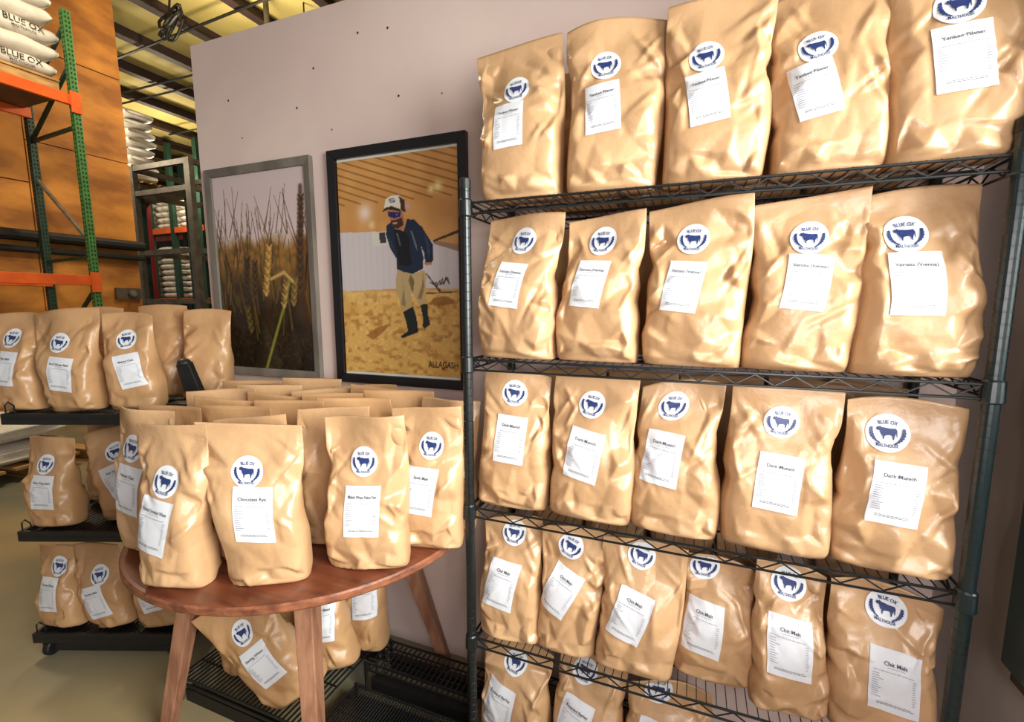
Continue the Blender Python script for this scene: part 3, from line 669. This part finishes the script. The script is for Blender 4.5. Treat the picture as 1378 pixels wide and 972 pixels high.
#@@POSTERS
# ================================================================== framed prints on the white wall
def noise(h, w, cy, cx, seed):
    g = np.random.RandomState(seed).rand(cy+2, cx+2); y = np.linspace(0, cy, h); x = np.linspace(0, cx, w); yi = np.minimum(y.astype(int), cy); xi = np.minimum(x.astype(int), cx)
    fy = (y-yi)[:, None]; fx = (x-xi)[None]; fy = fy*fy*(3-2*fy); fx = fx*fx*(3-2*fx)
    a = g[yi][:, xi]; b = g[yi][:, xi+1]; c = g[yi+1][:, xi]; d = g[yi+1][:, xi+1]
    return (a*(1-fx)+b*fx)*(1-fy)+(c*(1-fx)+d*fx)*fy
class Pic:
    def __init__(s, w, h):
        s.w, s.h = w, h; s.U, s.V = np.meshgrid(np.linspace(0, 1, w), np.linspace(0, 1, h)); s.C = np.zeros((h, w, 3))
    def mix(s, m, c): c = np.asarray(c, float); s.C = s.C*(1-m[..., None])+c*m[..., None]
    def inside(s, pts):
        m = np.zeros(s.U.shape, bool); n = len(pts)
        for i in range(n):
            (x1, y1), (x2, y2) = pts[i], pts[(i+1) % n]
            if y1 == y2: continue
            c = ((y1 > s.V) != (y2 > s.V)) & (s.U < (x2-x1)*(s.V-y1)/(y2-y1)+x1); m ^= c
        return m
    def poly(s, pts, c, a=1.0): s.mix(s.inside(pts)*a, c)
    def line(s, p, q, w, c, a=1.0, asp=1.5, w2=None):
        P = np.array(p); Q = np.array(q); d = (Q-P)*[1, asp]; L = max((d**2).sum(), 1e-9)
        t = np.clip(((s.U-P[0])*d[0]+(s.V-P[1])*asp*d[1])/L, 0, 1)
        D = np.hypot(s.U-P[0]-(Q-P)[0]*t, (s.V-P[1]-(Q-P)[1]*t)*asp); ww = w if w2 is None else w+(w2-w)*t
        s.mix(np.clip(1.4-D/ww, 0, 1)*a, c)
    def mesh(s, name, W_, H_, m):
        nx, ny = s.w, s.h; X, Y = np.meshgrid(np.linspace(-W_/2, W_/2, nx), np.linspace(-H_/2, H_/2, ny)); i = np.arange(nx*ny).reshape(ny, nx)
        V = np.stack([X.ravel(), np.zeros(nx*ny), Y.ravel()], -1); F = np.stack([i[:-1, :-1], i[:-1, 1:], i[1:, 1:], i[1:, :-1]], -1).reshape(-1, 4)
        me = bpy.data.meshes.new(name); me.from_pydata(V.tolist(), [], F.tolist()); me.materials.append(m)
        c = np.clip(s.C, 0, 255)/255; c = np.where(c <= .04045, c/12.92, ((c+.055)/1.055)**2.4)
        at = me.attributes.new('print', 'FLOAT_COLOR', 'POINT'); at.data.foreach_set('color', np.c_[c.reshape(-1, 3), np.ones(nx*ny)].astype(np.float32).ravel())
        me.update(); return me
def frame(t, W_, H_, fw, dp, m, tilt=True):
    for nm, pts in (('frame_rail', [(-W_/2, H_/2), (W_/2, H_/2), (W_/2-fw, H_/2-fw), (-W_/2+fw, H_/2-fw)]), ('frame_rail', [(-W_/2, -H_/2), (W_/2, -H_/2), (W_/2-fw, -H_/2+fw), (-W_/2+fw, -H_/2+fw)]),
                    ('frame_stile', [(-W_/2, -H_/2), (-W_/2, H_/2), (-W_/2+fw, H_/2-fw), (-W_/2+fw, -H_/2+fw)]), ('frame_stile', [(W_/2, -H_/2), (W_/2, H_/2), (W_/2-fw, H_/2-fw), (W_/2-fw, -H_/2+fw)])):
        V = [(x, 0, z) for x, z in pts]+[(x, -dp, z) for x, z in pts[:2]]+[(x, -dp*.8, z) for x, z in pts[2:]]
        mb = MB(); mb.v = V; mb.f = [(0, 1, 2, 3), (7, 6, 5, 4), (0, 4, 5, 1), (1, 5, 6, 2), (2, 6, 7, 3), (3, 7, 4, 0)]
        o = mb.build(nm, m, t, bevel=.0015)
# --- barley field print
pc = Pic(150, 260); U, Vv = pc.U, pc.V; N1 = noise(260, 150, 14, 9, 1); N2 = noise(260, 150, 50, 30, 2); N3 = noise(260, 150, 100, 60, 3)
pc.C[:] = (206, 184, 184); pc.mix(np.clip((.80-Vv)*2.2, 0, 1)*.6, (226, 196, 176))
hz = .66+.05*N1; fm = np.clip((hz-Vv)*16, 0, 1)
pc.mix(fm, (150, 104, 50)); pc.mix(fm*np.clip(N2*1.6-.4, 0, 1)*.7, (96, 74, 34)); pc.mix(fm*np.clip((.56-Vv+.10*(N1-.5))*5, 0, 1), (58, 40, 22))
pc.mix(np.clip((.42-Vv+.15*(N1-.5))*4, 0, 1), (28, 22, 16)); pc.mix(np.clip((.50-Vv)*3, 0, 1)*np.clip(N3-.5, 0, .5), (84, 70, 36)); pc.mix(np.clip(U-.82, 0, .2)*4.5*fm*np.clip(Vv*2, 0, 1), (112, 62, 24))
rg = random.Random(3)
for i in range(70):
    x = rg.uniform(0, 1); y = rg.uniform(.48, .72); a = rg.uniform(-.5, .5); L = rg.uniform(.12, .30)
    pc.line((x, y), (x+a*L, y+L*.8), .0055, rg.choice(((70, 48, 34), (96, 66, 38), (60, 40, 30))), .75, w2=.0025)
for i in range(60):
    x = rg.uniform(0, 1); y = rg.uniform(.30, .62); pc.line((x, y), (x+rg.uniform(-.05, .05), y-rg.uniform(.08, .2)), .008, rg.choice(((46, 36, 20), (120, 92, 40), (34, 26, 18), (90, 80, 36))), .7)
def ear(p, q, n, c1, c2):
    for i in range(n):
        t = i/(n-1); x = p[0]+(q[0]-p[0])*t; y = p[1]+(q[1]-p[1])*t
        for sg in (-1, 1): pc.line((x, y), (x+sg*.028, y+.022), .013, c1 if (i+sg) % 2 else c2, .95, w2=.006)
pc.line((.86, .30), (.93, .90), .05, (66, 44, 28), .8, w2=.02); ear((.87, .4), (.93, .84), 22, (86, 58, 34), (60, 42, 28))
ear((.521, .39), (.585, .615), 13, (206, 160, 84), (160, 118, 56)); ear((.30, .36), (.34, .56), 12, (64, 46, 28), (48, 36, 24)); ear((.40, .38), (.42, .54), 10, (78, 56, 32), (50, 38, 24)); ear((.80, .34), (.83, .46), 8, (150, 116, 60), (110, 84, 44)); ear((.33, .20), (.30, .32), 8, (110, 88, 44), (70, 56, 30))
for a, b in (((.775, .469), (.72, .358)), ((.72, .358), (.597, .187)), ((.597, .187), (.469, .005))): pc.line(a, b, .014, (126, 126, 52))
for a, b in (((.581, .468), (.719, .499)), ((.719, .499), (.803, .454))): pc.line(a, b, .013, (196, 156, 92))
ear((.70, .33), (.74, .44), 6, (186, 150, 80), (140, 110, 56))
t = thing('framed_print', 'barley field photograph in a weathered grey wooden frame', 'picture', (-1.851, YW, 1.648))
link('print', pc.mesh('print', .585, .905, M['poster']), t).location = (0, -.009, 0)
frame(t, .640, .960, .036, .024, M['barnwood'])
MB().box((0, -.003, 0), (.60, .005, .92)).build('backing', M['black_plastic'], t)
# --- malting floor print
pc = Pic(170, 270); U, Vv = pc.U, pc.V; N1 = noise(270, 170, 16, 10, 11); N2 = noise(270, 170, 60, 24, 12); N3 = noise(270, 170, 110, 60, 13)
pc.C[:] = (200, 142, 78)
pc.mix(np.clip((.86-Vv)*3, 0, 1)*.5, (186, 130, 86)); pc.mix(np.clip(N1*1.3-.5, 0, 1)*.35, (230, 180, 110))
for i in range(17):
    x0 = -1.1+i*.15; pc.line((x0, 1.02), (x0+1.0, .80), .0045, (110, 66, 34), .8)
for (x, y, s_, c) in ((.233, .759, .06, (240, 220, 214)), (.844, .845, .035, (255, 238, 170)), (.79, .835, .025, (255, 232, 150)), (.29, .70, .03, (235, 200, 150)), (.6, .77, .02, (200, 160, 200))): pc.mix(np.exp(-((U-x)**2+((Vv-y)*1.5)**2)/s_**2)*.85, c)
wall = [(0, .674), (.302, .671), (.807, .613), (1, .59), (1, .40), (.5, .405), (0, .392)]
pc.poly(wall, (202, 190, 192)); pc.mix(pc.inside(wall)*np.clip(.12*np.sin(U*120), 0, .1), (170, 158, 160)); pc.poly([(.8, .615), (1, .59), (1, .56), (.8, .60)], (150, 120, 96))
gm = np.clip((.402-Vv+.012*(N1-.5))*60, 0, 1)
pc.mix(gm, (216, 168, 92)); pc.mix(gm*np.clip((N2-.52)*3, 0, 1)*.65, (160, 108, 48)); pc.mix(gm*np.clip((N3-.6)*3, 0, 1)*.5, (242, 206, 140)); pc.mix(gm*np.clip((N1-.6)*3, 0, 1)*.4, (182, 126, 58)); pc.mix(gm*np.clip((Vv-.33)*12, 0, 1)*.5, (226, 190, 130))
pc.poly([(.287, .67), (.419, .667), (.431, .603), (.291, .603)], (206, 200, 190)); pc.poly([(.353, .662), (.407, .662), (.41, .617), (.356, .617)], (62, 56, 56)); pc.poly([(.794, .615), (1, .655), (1, .641), (.797, .606)], (62, 50, 44))
pc.poly([(.747, .333), (.803, .363), (.897, .366), (.963, .347), (.937, .333), (.829, .322)], (146, 92, 40), .8); pc.poly([(.20, .18), (.30, .22), (.42, .24), (.36, .20), (.26, .16)], (140, 88, 36), .7)
MAN = [
 ([(.498,.491),(.626,.469),(.721,.487),(.737,.461),(.728,.394),(.734,.341),(.677,.322),(.623,.38),(.605,.41),(.614,.326),(.549,.299),(.521,.319),(.481,.412),(.486,.457)], (186, 158, 112)),
 ([(.607,.467),(.639,.44),(.623,.38),(.605,.41),(.589,.441)], (118, 100, 62)),
 ([(.52,.33),(.545,.40),(.535,.46),(.55,.40),(.56,.32)], (150, 122, 82)), ([(.66,.36),(.70,.42),(.71,.47),(.72,.41),(.69,.35)], (140, 114, 74)),
 ([(.534,.296),(.621,.322),(.648,.273),(.66,.203),(.588,.187),(.522,.171),(.508,.182),(.574,.207),(.555,.257)], (34, 40, 38)),
 ([(.682,.33),(.74,.333),(.746,.273),(.759,.239),(.71,.219),(.693,.231),(.704,.257)], (38, 42, 40)),
 ([(.73,.47),(.74,.471),(.855,.389),(.841,.384)], (60, 46, 34)), ([(.728,.383),(.977,.39),(.977,.384),(.728,.377)], (84, 66, 50)),
 ([(.441,.759),(.558,.747),(.571,.713),(.56,.66),(.492,.665),(.457,.703),(.448,.722)], (176, 116, 84)),
 ([(.42,.693),(.464,.71),(.491,.676),(.562,.662),(.592,.716),(.654,.71),(.715,.674),(.761,.629),(.794,.599),(.793,.526),(.772,.508),(.731,.509),(.725,.557),(.699,.595),(.718,.543),(.71,.491),(.626,.47),(.555,.479),(.491,.495),(.493,.541),(.445,.587),(.411,.649)], (32, 42, 62)),
 ([(.477,.676),(.527,.671),(.576,.659),(.603,.635),(.62,.508),(.514,.51),(.501,.563)], (26, 28, 30)),
 ([(.618,.664),(.632,.659),(.664,.596),(.671,.573),(.657,.585)], (96, 112, 118)), ([(.50,.655),(.512,.655),(.535,.60),(.528,.598)], (92, 104, 108)),
 ([(.72,.655),(.76,.61),(.775,.56),(.755,.54),(.745,.60)], (50, 62, 86)), ([(.43,.66),(.455,.60),(.50,.56),(.46,.61)], (48, 60, 82)),
 ([(.721,.517),(.786,.519),(.781,.508),(.738,.505)], (176, 116, 84)),
 ([(.457,.714),(.50,.716),(.55,.725),(.563,.691),(.513,.675),(.47,.684),(.461,.699)], (70, 46, 34)), ([(.471,.705),(.514,.706),(.507,.697),(.478,.697)], (196, 150, 130)),
 ([(.43,.756),(.544,.747),(.536,.726),(.479,.724),(.439,.733)], (46, 40, 92)), ([(.50,.742),(.52,.742),(.51,.732)], (120, 110, 220)),
 ([(.402,.772),(.419,.812),(.469,.824),(.533,.822),(.574,.801),(.582,.746),(.537,.755),(.467,.777),(.424,.771)], (226, 216, 204)),
 ([(.528,.821),(.574,.801),(.582,.746),(.544,.755),(.538,.791)], (70, 46, 34)), ([(.387,.756),(.409,.772),(.467,.779),(.537,.762),(.551,.747),(.495,.757),(.438,.763)], (60, 38, 32)),
 ([(.44,.807),(.455,.812),(.49,.811),(.503,.802),(.49,.794),(.458,.793)], (36, 40, 70)), ([(.45,.804),(.462,.807),(.488,.807),(.494,.802),(.484,.799),(.46,.799)], (214, 206, 200)), ([(.455,.805),(.487,.805),(.47,.799)], (36, 40, 70))]
for pts, c in MAN: pc.poly(pts, c)
sg = [(.763, .431), (.797, .419), (.818, .43), (.824, .415), (.845, .437), (.851, .418), (.865, .447), (.874, .418), (.892, .451), (.918, .421), (.905, .45), (.88, .43), (.84, .42)]
for a, b in zip(sg[:-1], sg[1:]): pc.line(a, b, .0035, (40, 32, 28), .9)
t = thing('framed_print', 'poster of a man raking a malt floor in a black frame lettered ALLAGASH', 'picture', (-1.115, YW, 1.650))
link('print', pc.mesh('print', .562, .868, M['poster']), t).location = (0, -.009, 0)
frame(t, .640, .960, .036, .026, M['blackframe'])
mb = MB(); mb.box((0, -.003, 0), (.61, .005, .93)); mb.build('backing', M['lamp_white'], t)
P, F = fit_text('ALLAGASH', .135, .026, .202, -.385, .02)
MB().add([(x, -.0105, z) for x, z in P], F).build('lettering', M['black_ink'], t)
mb = MB(); mb.box((.202, -.0103, -.402), (.012, .0004, .008)); mb.build('lettering', M['red'], t)

#@@WAREHOUSE
# ================================================================== pallet racks and sacks
def upright(t, x, y, m, z0, z1, face=1):
    c = MB(); c.box((x, y, (z0+z1)/2), (.08, .075, z1-z0)); o = c.build('upright', M[m], t, bevel=.006)
    h = MB(); z = z0+.05
    while z < z1-.04:
        for dx in (-.018, .018):
            h.box((x+dx, y-.0385, z), (.012, .003, .022))
        for dy in (-.016, .016): h.box((x+.0415, y+dy, z+.02), (.003, .011, .022))
        z += .0508
    h.build('slot_holes', M['hole'], o, kind='stuff')
def box_beam(t, a, b, m, h=.11, w=.05):
    mb = MB(); mb.beam(a, b, w, h, (0, 0, 1)); o = mb.build('beam', M[m], t, bevel=.005); return o
pk = thing('pallet_rack', 'green and orange pallet rack in front of the plywood wall', 'rack', (0, 0, 0))
XF, XB, YR = -6.93, -7.92, 3.52
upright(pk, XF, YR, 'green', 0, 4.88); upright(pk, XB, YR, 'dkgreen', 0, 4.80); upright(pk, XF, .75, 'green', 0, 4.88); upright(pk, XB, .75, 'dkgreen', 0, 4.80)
for z in (3.88, 1.79):
    box_beam(pk, (XF+.02, .75, z), (XF+.02, YR+.04, z), 'orange', .12, .05); box_beam(pk, (XB+.05, .75, z), (XB+.05, YR, z), 'orange', .12, .05)
    MB().box((XF+.045, YR-.01, z-.02), (.02, .10, .24)).build('beam_clip', M['orange'], pk)
for y in (YR, .75):
    for (a, b, m) in (((XB, y, 3.55), (XF, y, 3.60), 'dkgreen'), ((XB, y, 2.05), (XF, y, 2.08), 'dkgreen'), ((XB, y, 4.0), (XF, y, 4.75), 'dkgreen'), ((XB, y, 3.1), (XF, y, 2.25), 'steel'), ((XB, y, 3.55), (XF, y, 4.3), 'dkgreen'), ((XF, y, 1.7), (XB, y, .9), 'dkgreen')):
        MB().beam(a, b, .035, .035, (0, 1, 0)).build('brace', M[m], pk)
mb = MB(); mb.box(((XF+XB)/2, 2.15, 3.93), (XF-XB-.1, 2.6, .03)); mb.build('deck_board', M['dark_steel'], pk)
# generic sack
def sack_mesh(L, Dp, H, seed):
    rs = np.random.RandomState(seed); nu, nv = 26, 14; V = []; F = []
    for i in range(nu):
        t = i/(nu-1)*2-1; t = math.copysign(1-(1-abs(t))**2.2, t)
        for j in range(nv):
            a = 2*PI*j/nv; ca_, sa_ = math.cos(a), math.sin(a)
            tap = (1-abs(t)**7)**.4 if abs(t) < 1 else 0; tap = max(tap, .42)
            yy = Dp/2*math.copysign(abs(ca_)**.55, ca_)*(.86+.14*tap); zz = H/2*math.copysign(abs(sa_)**.7, sa_)*tap
            V.append((t*L/2+.01*rs.randn()*.4, yy+.012*math.sin(t*9+seed), zz*(1+.07*math.sin(t*7+a*2+seed))))
    for i in range(nu-1):
        for j in range(nv): F.append((i*nv+j, i*nv+(j+1) % nv, (i+1)*nv+(j+1) % nv, (i+1)*nv+j))
    F += [tuple(range(nv)), tuple((nu-1)*nv+j for j in range(nv))[::-1]]
    return np_mesh('sack', V, [tuple(reversed(q)) for q in F], M['sack'])
SM = [sack_mesh(.95, .62, .178, s) for s in range(4)]; SMF = [sack_mesh(.85, .55, .155, 10+s) for s in range(3)]
def print_on_sack(Lp, Hh, y):
    mb = MB(); P, F = fit_text('BLUE OX', .34, .062, .16, .012, .02); mb.add([(x, 0, z) for x, z in P], F)
    P, F = fit_text('MALTHOUSE', .34, .026, .16, -.05, .01); mb.add([(x, 0, z) for x, z in P], F)
    L = Flat(); L.add(LOGO.v*.085+[-.16, 0], LOGO.f); mb.add([(x, 0, z) for x, z in L.v], L.f)
    return mb.mesh('print', M['black_ink'])
PM = print_on_sack(1, 1, 0)
def sack(label, group, loc, rz, me, printed, face_y):
    o = bpy.data.objects.new('grain_sack', me); COL.objects.link(o); o.location = loc; o.rotation_euler = (0, 0, rz); tag(o, label, 'sack', group)
    if printed:
        p = bpy.data.objects.new('print', PM); COL.objects.link(p); p['kind'] = 'stuff'; p.parent = o; p.location = (.0, face_y, .0)
    return o
def pallet(label, cx, cy, z, rz=0, L=1.15, Wd=1.0):
    t = thing('pallet', label, 'pallet', (cx, cy, z), rz)
    for i in range(6): MB().box((0, -Wd/2+.06+i*(Wd-.12)/5, .115), (L, .11, .022)).build('board', M['pallet'], t)
    for y in (-Wd/2+.05, 0, Wd/2-.05): MB().box((0, y, .06), (L, .05, .088)).build('stringer', M['pallet'], t)
    for y in (-Wd/2+.06, 0, Wd/2-.06): MB().box((0, y, .008), (L, .10, .016)).build('board', M['pallet'], t)
    return t
# rack pallet: two sacks deep along y, faces towards the aisle (+x)
pallet('wooden pallet on the orange rack beam carrying white sacks', -7.40, 2.75, 3.945, PI/2, 1.30, .95)
WG = 'white malt sacks stacked on the high orange rack'
for i in range(8):
    z = 3.945+.126+.097+i*.186
    sack(f'white woven malt sack on the high rack pallet, {ORD[i]} layer from the pallet up', WG, (-7.24+.015*(i % 2), 2.93+.02*((i*7) % 3), z), PI/2+.02*((i % 3)-1), SM[i % 4], i % 2 == 0, -.318)
# low pallet of sacks at the far left edge
pallet('wooden pallet on the floor at the far left holding white sacks', -5.85, 2.05, 0, .1)
for i in range(2):
    for j in range(1):
        sack(f'white sack on the low pallet at far left, {"lower" if i == 0 else "upper"} one', 'white sacks on the low pallet', (-5.80, 2.05, .126+.097+i*.186), .1, SM[i], False, 0)
# grey steel frame stand
st = thing('steel_stand', 'grey steel frame stand behind the plywood wall end', 'rack', (0, 0, 0))
for (x, y) in ((-10.9, 6.4), (-9.2, 6.4), (-10.9, 7.6), (-9.2, 7.6)): MB().box((x, y, 2.15), (.15, .10, 4.3)).build('post', M['dark_steel'], st)
for z in (4.25, 3.75, 2.55, 1.55):
    for (a, b) in (((-10.9, 6.4, z), (-9.2, 6.4, z)), ((-10.9, 7.6, z), (-9.2, 7.6, z)), ((-10.9, 6.4, z), (-10.9, 7.6, z)), ((-9.2, 6.4, z), (-9.2, 7.6, z))): MB().beam(a, b, .08, .10, (0, 0, 1)).build('rail', M['dark_steel'], st)
# far racks with sacks
fk = thing('pallet_rack', 'distant pallet rack with green uprights and orange beams behind the grey steel stand', 'rack', (0, 0, 0))
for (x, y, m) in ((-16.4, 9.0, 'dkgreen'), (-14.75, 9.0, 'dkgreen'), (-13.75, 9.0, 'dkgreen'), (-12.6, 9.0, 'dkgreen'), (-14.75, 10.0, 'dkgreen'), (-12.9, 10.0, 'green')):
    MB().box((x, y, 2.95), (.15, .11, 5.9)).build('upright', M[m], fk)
for z in (1.58, 3.55):
    for y in (8.98, 10.0): box_beam(fk, (-16.4, y, z), (-12.5, y, z), 'orange', .15, .06)
FG = 'white sacks on the distant racks'
stacks = [(-15.6, 3.63, 5, 'upper level, left stack'), (-14.25, 3.63, 5, 'upper level, middle stack'), (-13.25, 3.63, 5, 'upper level, right stack'), (-15.6, 1.66, 9, 'lower level, left stack'), (-14.25, 1.66, 9, 'lower level, middle stack'), (-13.2, 1.66, 8, 'lower level, right stack'), (-14.3, .0, 8, 'floor level, left stack'), (-13.25, .0, 8, 'floor level, right stack')]
k = 0
for (x, z0, n, nm) in stacks:
    for i in range(n):
        sack(f'small white sack on the distant rack {nm}, {ORD9[i]} up', FG, (x+.02*((i*5) % 3), 9.35, z0+.09+i*.165), .03*((i % 3)-1), SMF[i % 3], False, 0); k += 1
# tall sack stack beside plywood end
pallet('wooden pallet high up left of the grey stand under printed white sacks', -11.95, 7.2, 4.05)
MB().box((-11.95, 7.2, 3.98), (1.5, 1.1, .10)); 
t = thing('sack_platform', 'dark steel platform under the high printed sacks behind the plywood wall', 'platform', (-11.95, 7.2, 0))
MB().box((0, 0, 4.0), (1.6, 1.1, .10)).build('deck', M['dark_steel'], t)
for (x, y) in ((-.74, -.5), (.74, -.5), (-.74, .5), (.74, .5)): MB().box((x, y, 1.975), (.09, .09, 3.95)).build('post', M['red' if x < 0 else 'dkgreen'], t)
for i in range(8):
    sack(f'printed white sack on the high platform behind the plywood wall, {ORD[min(i,7)] if i < 8 else "ninth"} up', 'printed sacks on the high platform', (-11.9+.02*((i*5) % 3), 6.95, 4.05+.126+.095+i*.186), .05*((i % 3)-1), SM[i % 4], i % 2 == 1, -.318)
